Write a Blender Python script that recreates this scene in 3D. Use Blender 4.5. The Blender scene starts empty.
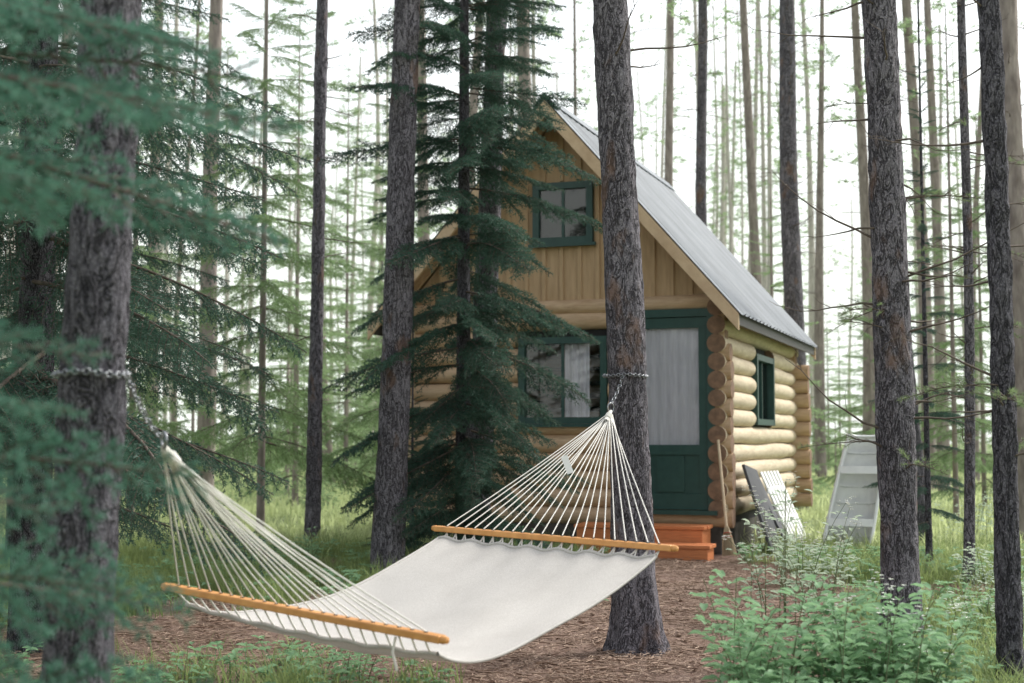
import bpy, math, random
import numpy as np
from mathutils import Vector
rng=np.random.default_rng(11)
random.seed(5)
sc=bpy.context.scene
R=lambda a,b: float(rng.uniform(a,b))

# ------------------------------------------------------------ noise
def _h(ix,iy,iz,s):
    h=(ix*374761393+iy*668265263+iz*1442695041+s*974634777)&0xffffffff
    h=((h^(h>>13))*1274126177)&0xffffffff
    h=((h^(h>>16))*2246822519)&0xffffffff
    return (h^(h>>15))/4294967295.0
def vnoise(p,s=0):
    p=np.asarray(p,float); i=np.floor(p).astype(np.int64); f=p-i; f=f*f*(3-2*f)
    r=0
    for dx in (0,1):
        for dy in (0,1):
            for dz in (0,1):
                w=(f[:,0] if dx else 1-f[:,0])*(f[:,1] if dy else 1-f[:,1])*(f[:,2] if dz else 1-f[:,2])
                r=r+w*_h(i[:,0]+dx,i[:,1]+dy,i[:,2]+dz,s)
    return r
def gz(x,y):
    x=np.atleast_1d(np.asarray(x,float)); y=np.atleast_1d(np.asarray(y,float))
    a=vnoise(np.stack([x*.5,y*.5,x*0],1),3)-.5
    b=vnoise(np.stack([x*2.2,y*2.2,x*0],1),4)-.5
    return a*.09+b*.03
def gz1(x,y): return float(gz(x,y)[0])

# ------------------------------------------------------------ mesh builder
class MB:
    def __init__(s): s.v=[];s.c=[];s.n=0
    def add(s,V,F,mat=0,a=0.5,smooth=True):
        V=np.asarray(V,float).reshape(-1,3); F=np.asarray(F,np.int64)
        a=np.full(len(V),a) if np.isscalar(a) else np.asarray(a)
        s.v.append((V,a)); s.c.append((F+s.n,mat,smooth)); s.n+=len(V)
    def tube(s,pts,rad,sides=6,mat=0,cap=False,a=.5,capmat=None,noise=0):
        pts=np.asarray(pts,float); k=len(pts)
        rad=np.full(k,rad) if np.isscalar(rad) else np.asarray(rad)
        t=np.gradient(pts,axis=0); t/=np.linalg.norm(t,axis=1,keepdims=True)+1e-9
        ref=np.array([0,0,1.]) if abs(t[:,2]).mean()<.7 else np.array([1.,0,0])
        u=np.cross(t,ref); u/=np.linalg.norm(u,axis=1,keepdims=True)+1e-9
        w=np.cross(t,u)
        an=np.arange(sides)*2*math.pi/sides
        rr=rad[:,None]*np.ones(sides)[None]
        if noise: rr=rr+(rng.random((k,sides))-.5)*noise
        V=pts[:,None]+rr[...,None]*(np.cos(an)[None,:,None]*u[:,None]+np.sin(an)[None,:,None]*w[:,None])
        i=np.arange(k-1)[:,None]*sides; j=np.arange(sides)[None]; j2=(j+1)%sides
        Fq=np.stack([i+j,i+j2,i+sides+j2,i+sides+j],-1).reshape(-1,4)
        s.add(V.reshape(-1,3),Fq,mat,a)
        if cap:
            cm=mat if capmat is None else capmat
            for e in (0,k-1):
                ring=V[e]; c=pts[e]+ (t[e]*(-.004 if e==0 else .004))
                VV=np.vstack([ring,c[None]]); q=np.arange(sides)
                s.add(VV,np.stack([q,(q+1)%sides,np.full(sides,sides)],-1),cm,a,False)
    def obox(s,c,ax,h,mat=0,a=.5):
        c=np.asarray(c,float); ax=np.asarray(ax,float)
        S=np.array([[x,y,z] for x in(-1,1) for y in(-1,1) for z in(-1,1)],float)*np.asarray(h)
        V=c+S@ax
        s.add(V,[[0,1,3,2],[4,6,7,5],[0,4,5,1],[2,3,7,6],[0,2,6,4],[1,5,7,3]],mat,a,False)
    def box(s,lo,hi,mat=0,a=.5):
        lo=np.array(lo,float);hi=np.array(hi,float)
        s.obox((lo+hi)/2,np.eye(3),(hi-lo)/2,mat,a)
    def beam(s,p,q,w,t,up=(0,0,1),mat=0,a=.5):
        p=np.array(p,float);q=np.array(q,float);d=q-p;L=np.linalg.norm(d);d/=L
        u=np.cross(up,d);u/=np.linalg.norm(u);v=np.cross(d,u)
        s.obox((p+q)/2,[d,u,v],(L/2,w/2,t/2),mat,a)
    def prism(s,poly,y0,y1,mat=0,a=.5):
        poly=np.asarray(poly,float);n=len(poly)
        V=np.vstack([np.c_[poly[:,0],np.full(n,y0),poly[:,1]],np.c_[poly[:,0],np.full(n,y1),poly[:,1]]])
        q=np.arange(n)
        s.add(V,np.stack([q,(q+1)%n,(q+1)%n+n,q+n],-1),mat,a,False)
        s.add(V,[list(range(n))],mat,a,False); s.add(V,[list(range(2*n-1,n-1,-1))],mat,a,False)
    def torus(s,c,n,R0,r,u=None,stretch=1,seg=20,sd=6,mat=0):
        n=np.array(n,float);n/=np.linalg.norm(n)
        u=np.array([0,0,1.]) if u is None else np.array(u,float)
        u=u-n*np.dot(u,n); u/=np.linalg.norm(u); w=np.cross(n,u)
        t=np.linspace(0,2*math.pi,seg,endpoint=False)
        C=np.array(c)+R0*(stretch*np.cos(t)[:,None]*u+np.sin(t)[:,None]*w)
        rad=np.cos(t)[:,None]*u+np.sin(t)[:,None]*w
        p=np.linspace(0,2*math.pi,sd,endpoint=False)
        V=C[:,None]+r*(np.cos(p)[None,:,None]*rad[:,None]+np.sin(p)[None,:,None]*n)
        i=np.arange(seg)[:,None];j=np.arange(sd)[None]
        Fq=np.stack([i*sd+j,i*sd+(j+1)%sd,((i+1)%seg)*sd+(j+1)%sd,((i+1)%seg)*sd+j],-1).reshape(-1,4)
        s.add(V.reshape(-1,3),Fq,mat)
    def build(s,name,mats,parent=None,loc=(0,0,0),coll=True,bevel=0):
        me=bpy.data.meshes.new(name)
        V=np.vstack([x[0] for x in s.v]); A=np.concatenate([x[1] for x in s.v])
        me.vertices.add(len(V)); me.vertices.foreach_set('co',V.astype(np.float32).ravel())
        li=np.concatenate([c[0].ravel() for c in s.c])
        tot=np.concatenate([np.full(len(c[0]),c[0].shape[1]) for c in s.c])
        st=np.concatenate([[0],np.cumsum(tot)[:-1]])
        me.loops.add(len(li)); me.loops.foreach_set('vertex_index',li.astype(np.int32))
        me.polygons.add(len(tot)); me.polygons.foreach_set('loop_start',st.astype(np.int32))
        me.polygons.foreach_set('loop_total',tot.astype(np.int32))
        me.polygons.foreach_set('material_index',np.concatenate([np.full(len(c[0]),c[1]) for c in s.c]).astype(np.int32))
        me.polygons.foreach_set('use_smooth',np.concatenate([np.full(len(c[0]),c[2]) for c in s.c]))
        at=me.attributes.new('shade','FLOAT','POINT'); at.data.foreach_set('value',A.astype(np.float32))
        me.update(calc_edges=True); me.validate()
        for m in mats: me.materials.append(m)
        ob=bpy.data.objects.new(name,me)
        if coll is True: sc.collection.objects.link(ob)
        elif coll: coll.objects.link(ob)
        ob.location=loc
        if parent: ob.parent=parent
        if bevel:
            b=ob.modifiers.new('bevel','BEVEL'); b.width=bevel; b.segments=2; b.limit_method='ANGLE'
        return ob
def empty(name,loc=(0,0,0),rz=0):
    e=bpy.data.objects.new(name,None); e.location=loc; e.rotation_euler=(0,0,rz); e.empty_display_size=.2
    sc.collection.objects.link(e); return e

# ------------------------------------------------------------ materials
class MT:
    def __init__(s,name):
        s.m=bpy.data.materials.new(name); s.m.use_nodes=True; s.t=s.m.node_tree; s.n=s.t.nodes
        s.p=s.n['Principled BSDF']; s.out=s.n['Material Output']; s.co=s.n.new('ShaderNodeTexCoord').outputs['Object']
    def L(s,a,b): s.t.links.new(a,b)
    def map(s,sc_,src=None):
        n=s.n.new('ShaderNodeMapping'); n.inputs['Scale'].default_value=sc_; s.L(src or s.co,n.inputs[0]); return n.outputs[0]
    def noise(s,scale,det=4,vec=None,rough=.55,dist=0):
        n=s.n.new('ShaderNodeTexNoise'); n.inputs['Scale'].default_value=scale; n.inputs['Detail'].default_value=det
        n.inputs['Roughness'].default_value=rough; n.inputs['Distortion'].default_value=dist
        s.L(vec or s.co,n.inputs['Vector']); return n.outputs[0]
    def ramp(s,fac,stops):
        n=s.n.new('ShaderNodeValToRGB'); s.L(fac,n.inputs[0]); e=n.color_ramp.elements
        while len(e)<len(stops): e.new(.5)
        for q,(p,c) in zip(e,stops):
            q.position=p; q.color=(c[0],c[1],c[2],1) if hasattr(c,'__len__') else (c,c,c,1)
        return n.outputs[0]
    def mix(s,fac,a,b,mode='MIX'):
        n=s.n.new('ShaderNodeMix'); n.data_type='RGBA'; n.blend_type=mode
        for sock,v in ((n.inputs[0],fac),(n.inputs[6],a),(n.inputs[7],b)):
            if isinstance(v,(int,float)): sock.default_value=v
            elif isinstance(v,tuple): sock.default_value=(*v,1)
            else: s.L(v,sock)
        return n.outputs[2]
    def math(s,op,a,b=0.,clamp=False):
        n=s.n.new('ShaderNodeMath'); n.operation=op; n.use_clamp=clamp
        for i,v in enumerate((a,b)):
            if isinstance(v,(int,float)): n.inputs[i].default_value=v
            else: s.L(v,n.inputs[i])
        return n.outputs[0]
    def attr(s,name='shade'):
        n=s.n.new('ShaderNodeAttribute'); n.attribute_name=name; return n.outputs['Fac']
    def rnd(s): return s.n.new('ShaderNodeObjectInfo').outputs['Random']
    def col(s,c):
        if isinstance(c,tuple): s.p.inputs['Base Color'].default_value=(*c,1)
        else: s.L(c,s.p.inputs['Base Color'])
    def rough(s,r,spec=.5):
        s.p.inputs['Roughness'].default_value=r; s.p.inputs['Specular IOR Level'].default_value=spec
    def bump(s,h,strength=.5,dist=.01):
        n=s.n.new('ShaderNodeBump'); n.inputs['Strength'].default_value=strength; n.inputs['Distance'].default_value=dist
        s.L(h,n.inputs['Height']); s.L(n.outputs[0],s.p.inputs['Normal'])
    def translucent(s,f,c):
        tr=s.n.new('ShaderNodeBsdfTranslucent'); mx=s.n.new('ShaderNodeMixShader'); mx.inputs[0].default_value=f
        if isinstance(c,tuple): tr.inputs[0].default_value=(*c,1)
        else: s.L(c,tr.inputs[0])
        s.L(s.p.outputs[0],mx.inputs[1]); s.L(tr.outputs[0],mx.inputs[2]); s.L(mx.outputs[0],s.out.inputs[0])

def bark(name,dark,mid,light,s=1.,warm=None):
    m=MT(name)
    v=m.map((s,s,s*.3))
    n1=m.noise(55,4,v,.75,.5); n2=m.noise(3.2,2,None); n3=m.noise(170,2,m.map((1,1,.6)),.75); n4=m.noise(22,3,v,.7,1.4)
    crack=m.ramp(m.math('ABSOLUTE',m.math('SUBTRACT',n4,.5)),[(0,0),(.05,1)])
    c=m.mix(m.ramp(n1,[(.38,0),(.62,1)]),mid,light)
    c=m.mix(m.ramp(n2,[(.35,0),(.7,.5)]),c,dark)
    c=m.mix(m.ramp(n3,[(.52,0),(.68,.8)]),c,tuple(min(1,x*1.6) for x in light))
    c=m.mix(m.ramp(n3,[(.3,.8),(.44,0)]),c,tuple(x*.6 for x in dark))
    c=m.mix(m.math('MULTIPLY',m.math('SUBTRACT',1.,crack),.85),c,tuple(x*.4 for x in dark))
    if warm:
        c=m.mix(m.ramp(m.noise(6,3,m.map((1,1,.5))),[(.58,0),(.68,.7)]),c,warm)
    m.col(c); m.rough(.85,.2)
    h=m.math('ADD',m.math('MULTIPLY',crack,.8),m.math('MULTIPLY',n1,1.))
    h=m.math('ADD',h,m.math('MULTIPLY',n3,.5))
    m.bump(h,1.,.016); return m.m
BARK=bark('pine_bark',(.060,.053,.062),(.125,.113,.13),(.25,.235,.26),1,(.21,.13,.095))
BARKD=bark('dark_bark',(.036,.034,.042),(.077,.072,.087),(.16,.152,.172))
def plainbark(name,a,b):
    m=MT(name); n=m.noise(14,3,m.map((1,1,.3))); m.col(m.mix(m.ramp(n,[(.3,0),(.7,1)]),a,b)); m.rough(.9,.2); return m.m
BARKF=plainbark('hazy_distant_bark',(.17,.14,.13),(.33,.285,.26))  # bark paled with distance: air haze painted into the colour
BARKFF=plainbark('hazy_far_bark',(.38,.35,.32),(.56,.52,.48))  # palest trunks, more haze baked into the bark colour
TWIG=plainbark('twig_bark',(.07,.055,.045),(.16,.13,.11))
STEM=plainbark('shrub_stem',(.09,.12,.06),(.17,.18,.10))
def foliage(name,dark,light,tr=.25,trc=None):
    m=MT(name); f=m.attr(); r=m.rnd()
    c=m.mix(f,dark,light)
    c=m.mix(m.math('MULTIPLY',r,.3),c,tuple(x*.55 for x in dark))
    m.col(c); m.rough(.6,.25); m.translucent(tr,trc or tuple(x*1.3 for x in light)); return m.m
SPR=foliage('spruce_needles',(.022,.060,.048),(.072,.14,.098))
SPRN=foliage('near_spruce_needles',(.03,.09,.07),(.105,.235,.165),.3)
SPRL=foliage('spruce_needles_light',(.08,.15,.07),(.22,.32,.15),.4)
PIN=foliage('pine_needles',(.10,.17,.075),(.24,.32,.15),.35)
FARF=foliage('hazy_distant_needles',(.15,.24,.12),(.31,.42,.22),.45)  # lightened needles, distance haze is put into their colour
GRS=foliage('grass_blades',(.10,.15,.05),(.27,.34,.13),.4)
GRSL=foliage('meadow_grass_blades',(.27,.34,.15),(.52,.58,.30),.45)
LEAF=foliage('shrub_leaves',(.075,.17,.085),(.25,.41,.22),.35)
def simple(name,c,c2=None,rough=.6,scale=20,stretch=(1,1,1),bump=.2,spec=.5,metal=0):
    m=MT(name); n=m.noise(scale,4,m.map(stretch)); m.col(m.mix(m.ramp(n,[(.3,0),(.7,1)]),c,c2 or tuple(x*.75 for x in c)))
    m.rough(rough,spec); m.p.inputs['Metallic'].default_value=metal
    if bump: m.bump(n,bump,.01)
    return m.m

# ------------------------------------------------------------ scatter (geometry nodes)
_ng={}
def scatter(name,coll,pts,rot,scl,parent=None,loc=(0,0,0),real=False):
    key=coll.name+('_r' if real else '')
    if key not in _ng:
        ng=bpy.data.node_groups.new('scatter_'+key,'GeometryNodeTree')
        ng.interface.new_socket('Geometry',in_out='INPUT',socket_type='NodeSocketGeometry')
        ng.interface.new_socket('Geometry',in_out='OUTPUT',socket_type='NodeSocketGeometry')
        gi=ng.nodes.new('NodeGroupInput'); go=ng.nodes.new('NodeGroupOutput')
        ip=ng.nodes.new('GeometryNodeInstanceOnPoints'); ci=ng.nodes.new('GeometryNodeCollectionInfo')
        ci.inputs['Collection'].default_value=coll; ci.inputs['Separate Children'].default_value=True; ci.inputs['Reset Children'].default_value=True
        ng.links.new(gi.outputs[0],ip.inputs['Points']); ng.links.new(ci.outputs[0],ip.inputs['Instance'])
        ip.inputs['Pick Instance'].default_value=True
        for nm,dt,sk in (('rot','FLOAT_VECTOR','Rotation'),('scl','FLOAT','Scale'),('idx','INT','Instance Index')):
            a=ng.nodes.new('GeometryNodeInputNamedAttribute'); a.data_type=dt; a.inputs['Name'].default_value=nm
            o=[q for q in a.outputs if q.enabled and q.name=='Attribute'][0]
            ng.links.new(o,ip.inputs[sk])
        if real:
            rl=ng.nodes.new('GeometryNodeRealizeInstances'); ng.links.new(ip.outputs[0],rl.inputs[0]); ng.links.new(rl.outputs[0],go.inputs[0])
        else: ng.links.new(ip.outputs[0],go.inputs[0])
        _ng[key]=ng
    pts=np.asarray(pts,np.float32); n=len(pts)
    me=bpy.data.meshes.new(name); me.vertices.add(n); me.vertices.foreach_set('co',pts.ravel())
    a=me.attributes.new('rot','FLOAT_VECTOR','POINT'); a.data.foreach_set('vector',np.asarray(rot,np.float32).ravel())
    a=me.attributes.new('scl','FLOAT','POINT'); a.data.foreach_set('value',np.asarray(scl,np.float32).ravel())
    a=me.attributes.new('idx','INT','POINT'); a.data.foreach_set('value',rng.integers(0,1000,n).astype(np.int32))
    ob=bpy.data.objects.new(name,me); sc.collection.objects.link(ob); ob.location=loc
    if parent: ob.parent=parent
    md=ob.modifiers.new('scatter','NODES'); md.node_group=_ng[key]
    return ob

# ------------------------------------------------------------ branches
def needles(mb,P0,P1,T0,dens,ln,wd,mat,spread=.85,start=0.,up=.25):
    P0=np.array(P0);P1=np.array(P1);T0=np.array(T0)
    d=P1-P0; L=np.linalg.norm(d,axis=1); n=np.maximum(2,(L*dens).astype(int))
    idx=np.repeat(np.arange(len(L)),n); t=start+(1-start)*rng.random(len(idx))
    ax=d[idx]/L[idx,None]; p=P0[idx]+d[idx]*t[:,None]
    r=rng.normal(size=(len(idx),3)); r[:,2]+=up; r-=ax*np.sum(r*ax,1,keepdims=True); r/=np.linalg.norm(r,axis=1,keepdims=True)+1e-9
    dr=ax*(.55+.3*t[:,None])+r*spread; dr/=np.linalg.norm(dr,axis=1,keepdims=True)
    w=np.cross(dr,rng.normal(size=(len(idx),3))); w/=np.linalg.norm(w,axis=1,keepdims=True)+1e-9
    l=ln*rng.uniform(.7,1.15,len(idx))[:,None]
    V=np.stack([p-w*wd/2,p+w*wd/2,p+dr*l],1).reshape(-1,3)
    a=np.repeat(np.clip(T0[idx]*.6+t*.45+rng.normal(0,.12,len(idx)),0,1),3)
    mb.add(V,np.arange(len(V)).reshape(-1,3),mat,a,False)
def spruce_branch(name,coll,fmat,L=1.,sp=.032,tw=.3,ln=.018,wd=.003,dens=280,droop=.12,hang=.12,sub=True,stem=.008):
    mb=MB(); t=np.linspace(0,1,9); ph=R(0,6)
    S=lambda q: np.array([L*q,.03*L*math.sin(ph+q*4),-droop*L*q*q+.05*L*max(0,q-.7)**1.0])
    mb.tube([S(q) for q in t],stem*(1-.8*t)*L**.5,5,0)
    A=[];B=[];T=[]
    def seg(p,q,tt): A.append(p);B.append(q);T.append(tt)
    for i in range(8): seg(S(t[i]*.9+.1),S(t[i+1]*.9+.1),t[i]*.6)
    for side in(-1,1):
        q=.1+R(0,.03)
        while q<.99:
            l=tw*L**.5*(min(1,.35+2.4*q)*(1-q)**.75+.12)*R(.65,1.15)
            an=math.radians(R(42,62)); dz=-hang*R(-.3,2.)
            d=np.array([math.cos(an),side*math.sin(an),dz]); d/=np.linalg.norm(d)
            p=S(q); k=3; prev=p; pts=[p]
            for j in range(k):
                d=d+np.array([.12,0,-hang*.45]); d/=np.linalg.norm(d)
                nx=prev+d*l/k; seg(prev,nx,.25+.25*j+.15*q); pts.append(nx)
                if sub and l>.09:
                    for s2 in(-1,1):
                        a2=math.radians(R(35,55))*s2
                        d2=np.array([d[0]*math.cos(a2)-d[1]*math.sin(a2),d[0]*math.sin(a2)+d[1]*math.cos(a2),d[2]-.14*R(-.5,2)])
                        l2=l*R(.25,.42)*(1-.22*j); seg(prev+ (nx-prev)*R(.2,.8),prev+(nx-prev)*.5+d2*l2,.55)
                prev=nx
            mb.tube(pts,[.0026,.0022,.0016,.001],3,0)
            q+=sp/L*R(.7,1.3)
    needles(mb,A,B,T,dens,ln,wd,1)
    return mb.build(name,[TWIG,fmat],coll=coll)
def pine_branch(name,coll,fmat,L=1.,ln=.05,wd=.0035,dens=420,n=12,tw=.35):
    mb=MB(); ph=R(0,6); t=np.linspace(0,1,8)
    S=lambda q: np.array([L*q,.05*L*math.sin(ph+q*5),.12*L*math.sin(q*2.2+ph*.3)])
    mb.tube([S(q) for q in t],.009*(1-.75*t),4,0); A=[];B=[];T=[]
    A.append(S(.8));B.append(S(1));T.append(.3)
    for i in range(n):
        q=R(.25,.97); an=R(.5,1.1)*random.choice((-1,1)); l=tw*L*R(.4,1)*(1.1-q)
        d=np.array([math.cos(an),math.sin(an),R(-.15,.5)]); d/=np.linalg.norm(d); p=S(q); m_=p+d*l*.55+np.array([0,0,.02]); e=p+d*l+np.array([0,0,.06*l])
        mb.tube([p,m_,e],[.004,.003,.0015],3,0)
        A.append(m_);B.append(e);T.append(.3)
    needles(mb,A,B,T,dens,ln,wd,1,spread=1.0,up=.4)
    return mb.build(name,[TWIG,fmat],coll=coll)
def C(n): return bpy.data.collections.new(n)
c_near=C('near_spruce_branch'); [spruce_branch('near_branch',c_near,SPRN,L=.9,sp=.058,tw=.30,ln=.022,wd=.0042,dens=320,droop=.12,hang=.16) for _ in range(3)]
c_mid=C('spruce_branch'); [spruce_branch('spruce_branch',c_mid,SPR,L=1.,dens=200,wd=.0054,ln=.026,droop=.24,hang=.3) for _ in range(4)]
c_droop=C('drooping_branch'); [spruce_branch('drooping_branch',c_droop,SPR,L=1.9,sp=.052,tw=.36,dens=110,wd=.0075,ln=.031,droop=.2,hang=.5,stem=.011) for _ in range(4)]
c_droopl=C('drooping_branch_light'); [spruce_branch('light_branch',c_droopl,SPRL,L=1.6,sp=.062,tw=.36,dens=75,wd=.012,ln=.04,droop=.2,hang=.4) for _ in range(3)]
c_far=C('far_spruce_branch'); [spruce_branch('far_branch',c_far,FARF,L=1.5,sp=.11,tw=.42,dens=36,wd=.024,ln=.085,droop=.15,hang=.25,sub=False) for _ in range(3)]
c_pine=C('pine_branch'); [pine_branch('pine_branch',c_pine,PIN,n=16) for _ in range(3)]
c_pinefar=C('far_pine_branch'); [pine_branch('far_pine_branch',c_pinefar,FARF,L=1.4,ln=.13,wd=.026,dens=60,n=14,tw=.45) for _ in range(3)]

def dead_twig(mb,p,az,L,pitch,r=.007):
    d=np.array([math.cos(az)*math.cos(pitch),math.sin(az)*math.cos(pitch),math.sin(pitch)])
    pts=[np.array(p,float)]; n=6
    for i in range(n):
        d=d+rng.normal(0,.13,3)+np.array([0,0,.02]); d/=np.linalg.norm(d); pts.append(pts[-1]+d*L/n)
        if i>0 and R(0,1)<.6:
            e=d+rng.normal(0,.55,3); e/=np.linalg.norm(e); l=L*R(.15,.35)
            mb.tube([pts[-1],pts[-1]+e*l*.5,pts[-1]+e*l+rng.normal(0,.02,3)],[r*.35,r*.25,r*.12],3,0)
    mb.tube(pts,np.linspace(r,r*.2,n+1),4,0)

def trunk_mesh(lean,r0,rt,h,near,flare,bend=0.,amp=.009):
    lo=-.12
    if near: z=np.concatenate([np.arange(lo,5.5,.022),np.linspace(5.6,h,16)]); sd=60
    else: z=np.concatenate([np.arange(lo,6,.25),np.linspace(6.2,h,10)]); sd=12
    r=r0+(rt-r0)*np.clip(z,0,h)/h + flare*np.exp(-np.clip(z+.05,0,9)/.17)
    an=np.arange(sd)*2*math.pi/sd
    cx=lean[0]*z+bend*np.sin(z*.9); cy=lean[1]*z+bend*.5*np.sin(z*1.3+1)
    zz,aa=np.meshgrid(z,an,indexing='ij'); rr=r[:,None]*np.ones(sd)
    off=R(0,50)
    if near:
        q=np.stack([np.cos(aa)*rr*22+off,np.sin(aa)*rr*22,zz*5],-1).reshape(-1,3)
        q2=np.stack([np.cos(aa)*rr*60+off,np.sin(aa)*rr*60,zz*16],-1).reshape(-1,3)
        q3=np.stack([np.cos(aa)*1.2+off,np.sin(aa)*1.2,zz*1.6],-1).reshape(-1,3)
        rr=rr+((vnoise(q,1)-.5)*amp*1.3+(vnoise(q2,2)-.5)*amp*1.3+(vnoise(q3,5)-.5)*amp*1.8).reshape(rr.shape)
        rr=rr+flare*np.exp(-np.clip(zz+.05,0,9)/.2)*.55*np.sin(aa*5+off)
    V=np.stack([cx[:,None]+rr*np.cos(aa),cy[:,None]+rr*np.sin(aa),zz],-1).reshape(-1,3)
    k=len(z); i=np.arange(k-1)[:,None]*sd; j=np.arange(sd)[None]; j2=(j+1)%sd
    return V,np.stack([i+j,i+j2,i+sd+j2,i+sd+j],-1).reshape(-1,4)

def pine(x,y,lean,r0,rt,h=14,near=True,flare=.03,mat=None,bend=0.,twigs=14,tz=(1.6,6),crown=9,ccoll=None,live=0,tl=(.25,.8)):
    e=empty('pine_tree',(x,y,gz1(x,y)))
    mb=MB(); V,Fq=trunk_mesh(lean,r0,rt,h,near,flare,bend); mb.add(V,Fq,0); mb.build('trunk',[mat or BARK],e)
    if twigs:
        mb=MB()
        for _ in range(twigs):
            z=R(*tz); az=R(0,6.283); rr=(r0+(rt-r0)*z/h)*.8
            dead_twig(mb,(lean[0]*z+bend*math.sin(z*.9)+rr*math.cos(az),lean[1]*z+rr*math.sin(az),z),az,R(*tl),R(-.25,.4))
        mb.build('dead_twigs',[TWIG],e)
    P=[];Q=[];S=[]
    for _ in range(live):
        z=R(.9,3.7); az=R(0,6.283); P.append((lean[0]*z,lean[1]*z,z)); Q.append((R(-.3,.3),R(-.1,.25),az)); S.append(R(.35,.65))
    if P: scatter('lower_branches',c_pine,P,Q,S,e)
    P=[];Q=[];S=[]
    z=crown
    while z<h:
        f=(z-crown)/(h-crown); az=R(0,6.283); P.append((lean[0]*z,lean[1]*z,z)); Q.append((R(-.3,.3),-(-.1+.7*f),az)); S.append(R(.8,1.2)*(1.1-.8*f)); z+=.32
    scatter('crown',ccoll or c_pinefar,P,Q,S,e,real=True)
    return e
def spruce(x,y,h,rad,coll,unit,step=.25,nb=5,z0=.3,name='spruce_tree',r0=.07,low=-22,mat=None,gap=0,lean=(0,0),roll=.25,zmax=99,real=False,prof=None):
    e=empty(name,(x,y,gz1(x,y)))
    mb=MB(); V,Fq=trunk_mesh(lean,r0,.008,h,False,.01); mb.add(V,Fq,0); mb.build('trunk',[mat or BARKD],e)
    P=[];Q=[];S=[]; z=z0
    while z<h-.05:
        f=z/h; k=nb if f<.85 else 4; a0=R(0,6.283)
        if z>zmax: k=max(3,nb//2)
        for i in range(k):
            if R(0,1)<gap: continue
            az=a0+i*6.283/k+R(-.3,.3); l=rad*(1-f)**.75*R(.6,1.15)*(min(1,.6+f*3))*(prof(z) if prof else 1)
            pt=math.radians(low+(35-low)*f**1.3+R(-7,7)); P.append((lean[0]*z,lean[1]*z,z+R(-.08,.08))); Q.append((R(-roll,roll),-pt,az)); S.append(max(.12,l/unit))
        z+=step*R(.7,1.3)*(1 if f<.7 else .7)*(1.6 if z>zmax else 1)
    scatter('foliage',coll,P,Q,S,e,real=real); return e

# ------------------------------------------------------------ ground
def gaxis(lim,near,step,grow=1.12):
    a=list(np.arange(-near,near+1e-6,step)); s=step; v=near
    while v<lim: s*=grow; v+=s; a.append(v); a.insert(0,-v)
    return np.array(a)
gx=gaxis(420,9,.09); gy=gaxis(420,10,.09)+8
X,Y=np.meshgrid(gx,gy,indexing='ij'); X=X.ravel();Y=Y.ravel()
def grassmask(x,y):
    n=vnoise(np.stack([x*.9,y*.6,x*0],1),9); n2=vnoise(np.stack([x*3,y*2,x*0],1),10)
    m=(n-.5)*1.1+(n2-.5)*.9
    litter=np.exp(-(((x+.1)/2.1)**2+((y-6.6)/3.0)**2)**2)
    path=np.exp(-(((x-(.85+(y-7)*.12))/.95)**2)**2)*(y<15.5)*(y>4)
    g=.76+m-.72*litter-.9*path
    g=g+np.clip((y-13)/8,0,.6)
    return np.clip(g,0,1)
GM=grassmask(X,Y); Z=gz(X,Y)*np.clip((1-(np.abs(Y-8)-30)/60),0,1)
Z=Z+(vnoise(np.stack([X*9,Y*9,X*0],1),6)-.5)*.02
mb=MB(); ny=len(gy); i=np.arange(len(gx)-1)[:,None]*ny; j=np.arange(ny-1)[None]
mb.add(np.stack([X,Y,Z],1),np.stack([i+j,i+ny+j,i+ny+j+1,i+j+1],-1).reshape(-1,4),0,GM)
m=MT('forest_floor'); a=m.attr()
n1=m.noise(38,5,None,.75); n2=m.noise(7,3); n3=m.noise(150,2,None,.7); n4=m.noise(1.1,2)
lit=m.mix(m.ramp(n1,[(.3,0),(.7,1)]),(.09,.060,.050),(.31,.215,.17))
lit=m.mix(m.ramp(n2,[(.4,0),(.7,.6)]),lit,(.17,.10,.075))
lit=m.mix(m.ramp(n3,[(.55,0),(.75,.6)]),lit,(.45,.36,.29))
gr=m.mix(m.ramp(n1,[(.3,0),(.7,1)]),(.09,.13,.05),(.26,.32,.15))
gr=m.mix(m.ramp(n4,[(.4,0),(.7,.6)]),gr,(.40,.45,.24))
k=m.math('ADD',a,m.math('MULTIPLY',m.math('SUBTRACT',n2,.5),1.2))
m.col(m.mix(m.ramp(k,[(.4,0),(.62,1)]),lit,gr)); m.rough(.95,.15); m.bump(m.math('ADD',n1,m.math('MULTIPLY',n3,.5)),.8,.02)
mb.build('ground',[m.m])

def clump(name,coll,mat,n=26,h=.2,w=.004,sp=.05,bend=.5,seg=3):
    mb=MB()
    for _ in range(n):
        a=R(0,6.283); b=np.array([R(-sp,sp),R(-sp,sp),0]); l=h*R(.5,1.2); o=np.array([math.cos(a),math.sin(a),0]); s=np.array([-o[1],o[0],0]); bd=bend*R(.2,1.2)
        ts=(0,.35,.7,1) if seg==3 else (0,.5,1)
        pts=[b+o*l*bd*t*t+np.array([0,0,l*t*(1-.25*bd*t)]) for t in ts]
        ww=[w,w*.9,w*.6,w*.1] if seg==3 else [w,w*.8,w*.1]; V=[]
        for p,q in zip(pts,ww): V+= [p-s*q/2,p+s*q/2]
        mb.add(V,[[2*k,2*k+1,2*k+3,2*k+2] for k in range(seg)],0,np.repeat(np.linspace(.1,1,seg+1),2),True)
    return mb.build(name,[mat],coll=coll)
c_gr=C('grass_clump'); [clump('grass_clump',c_gr,GRS,n=24,h=.17,w=.005,sp=.09,bend=.8) for _ in range(3)]
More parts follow.
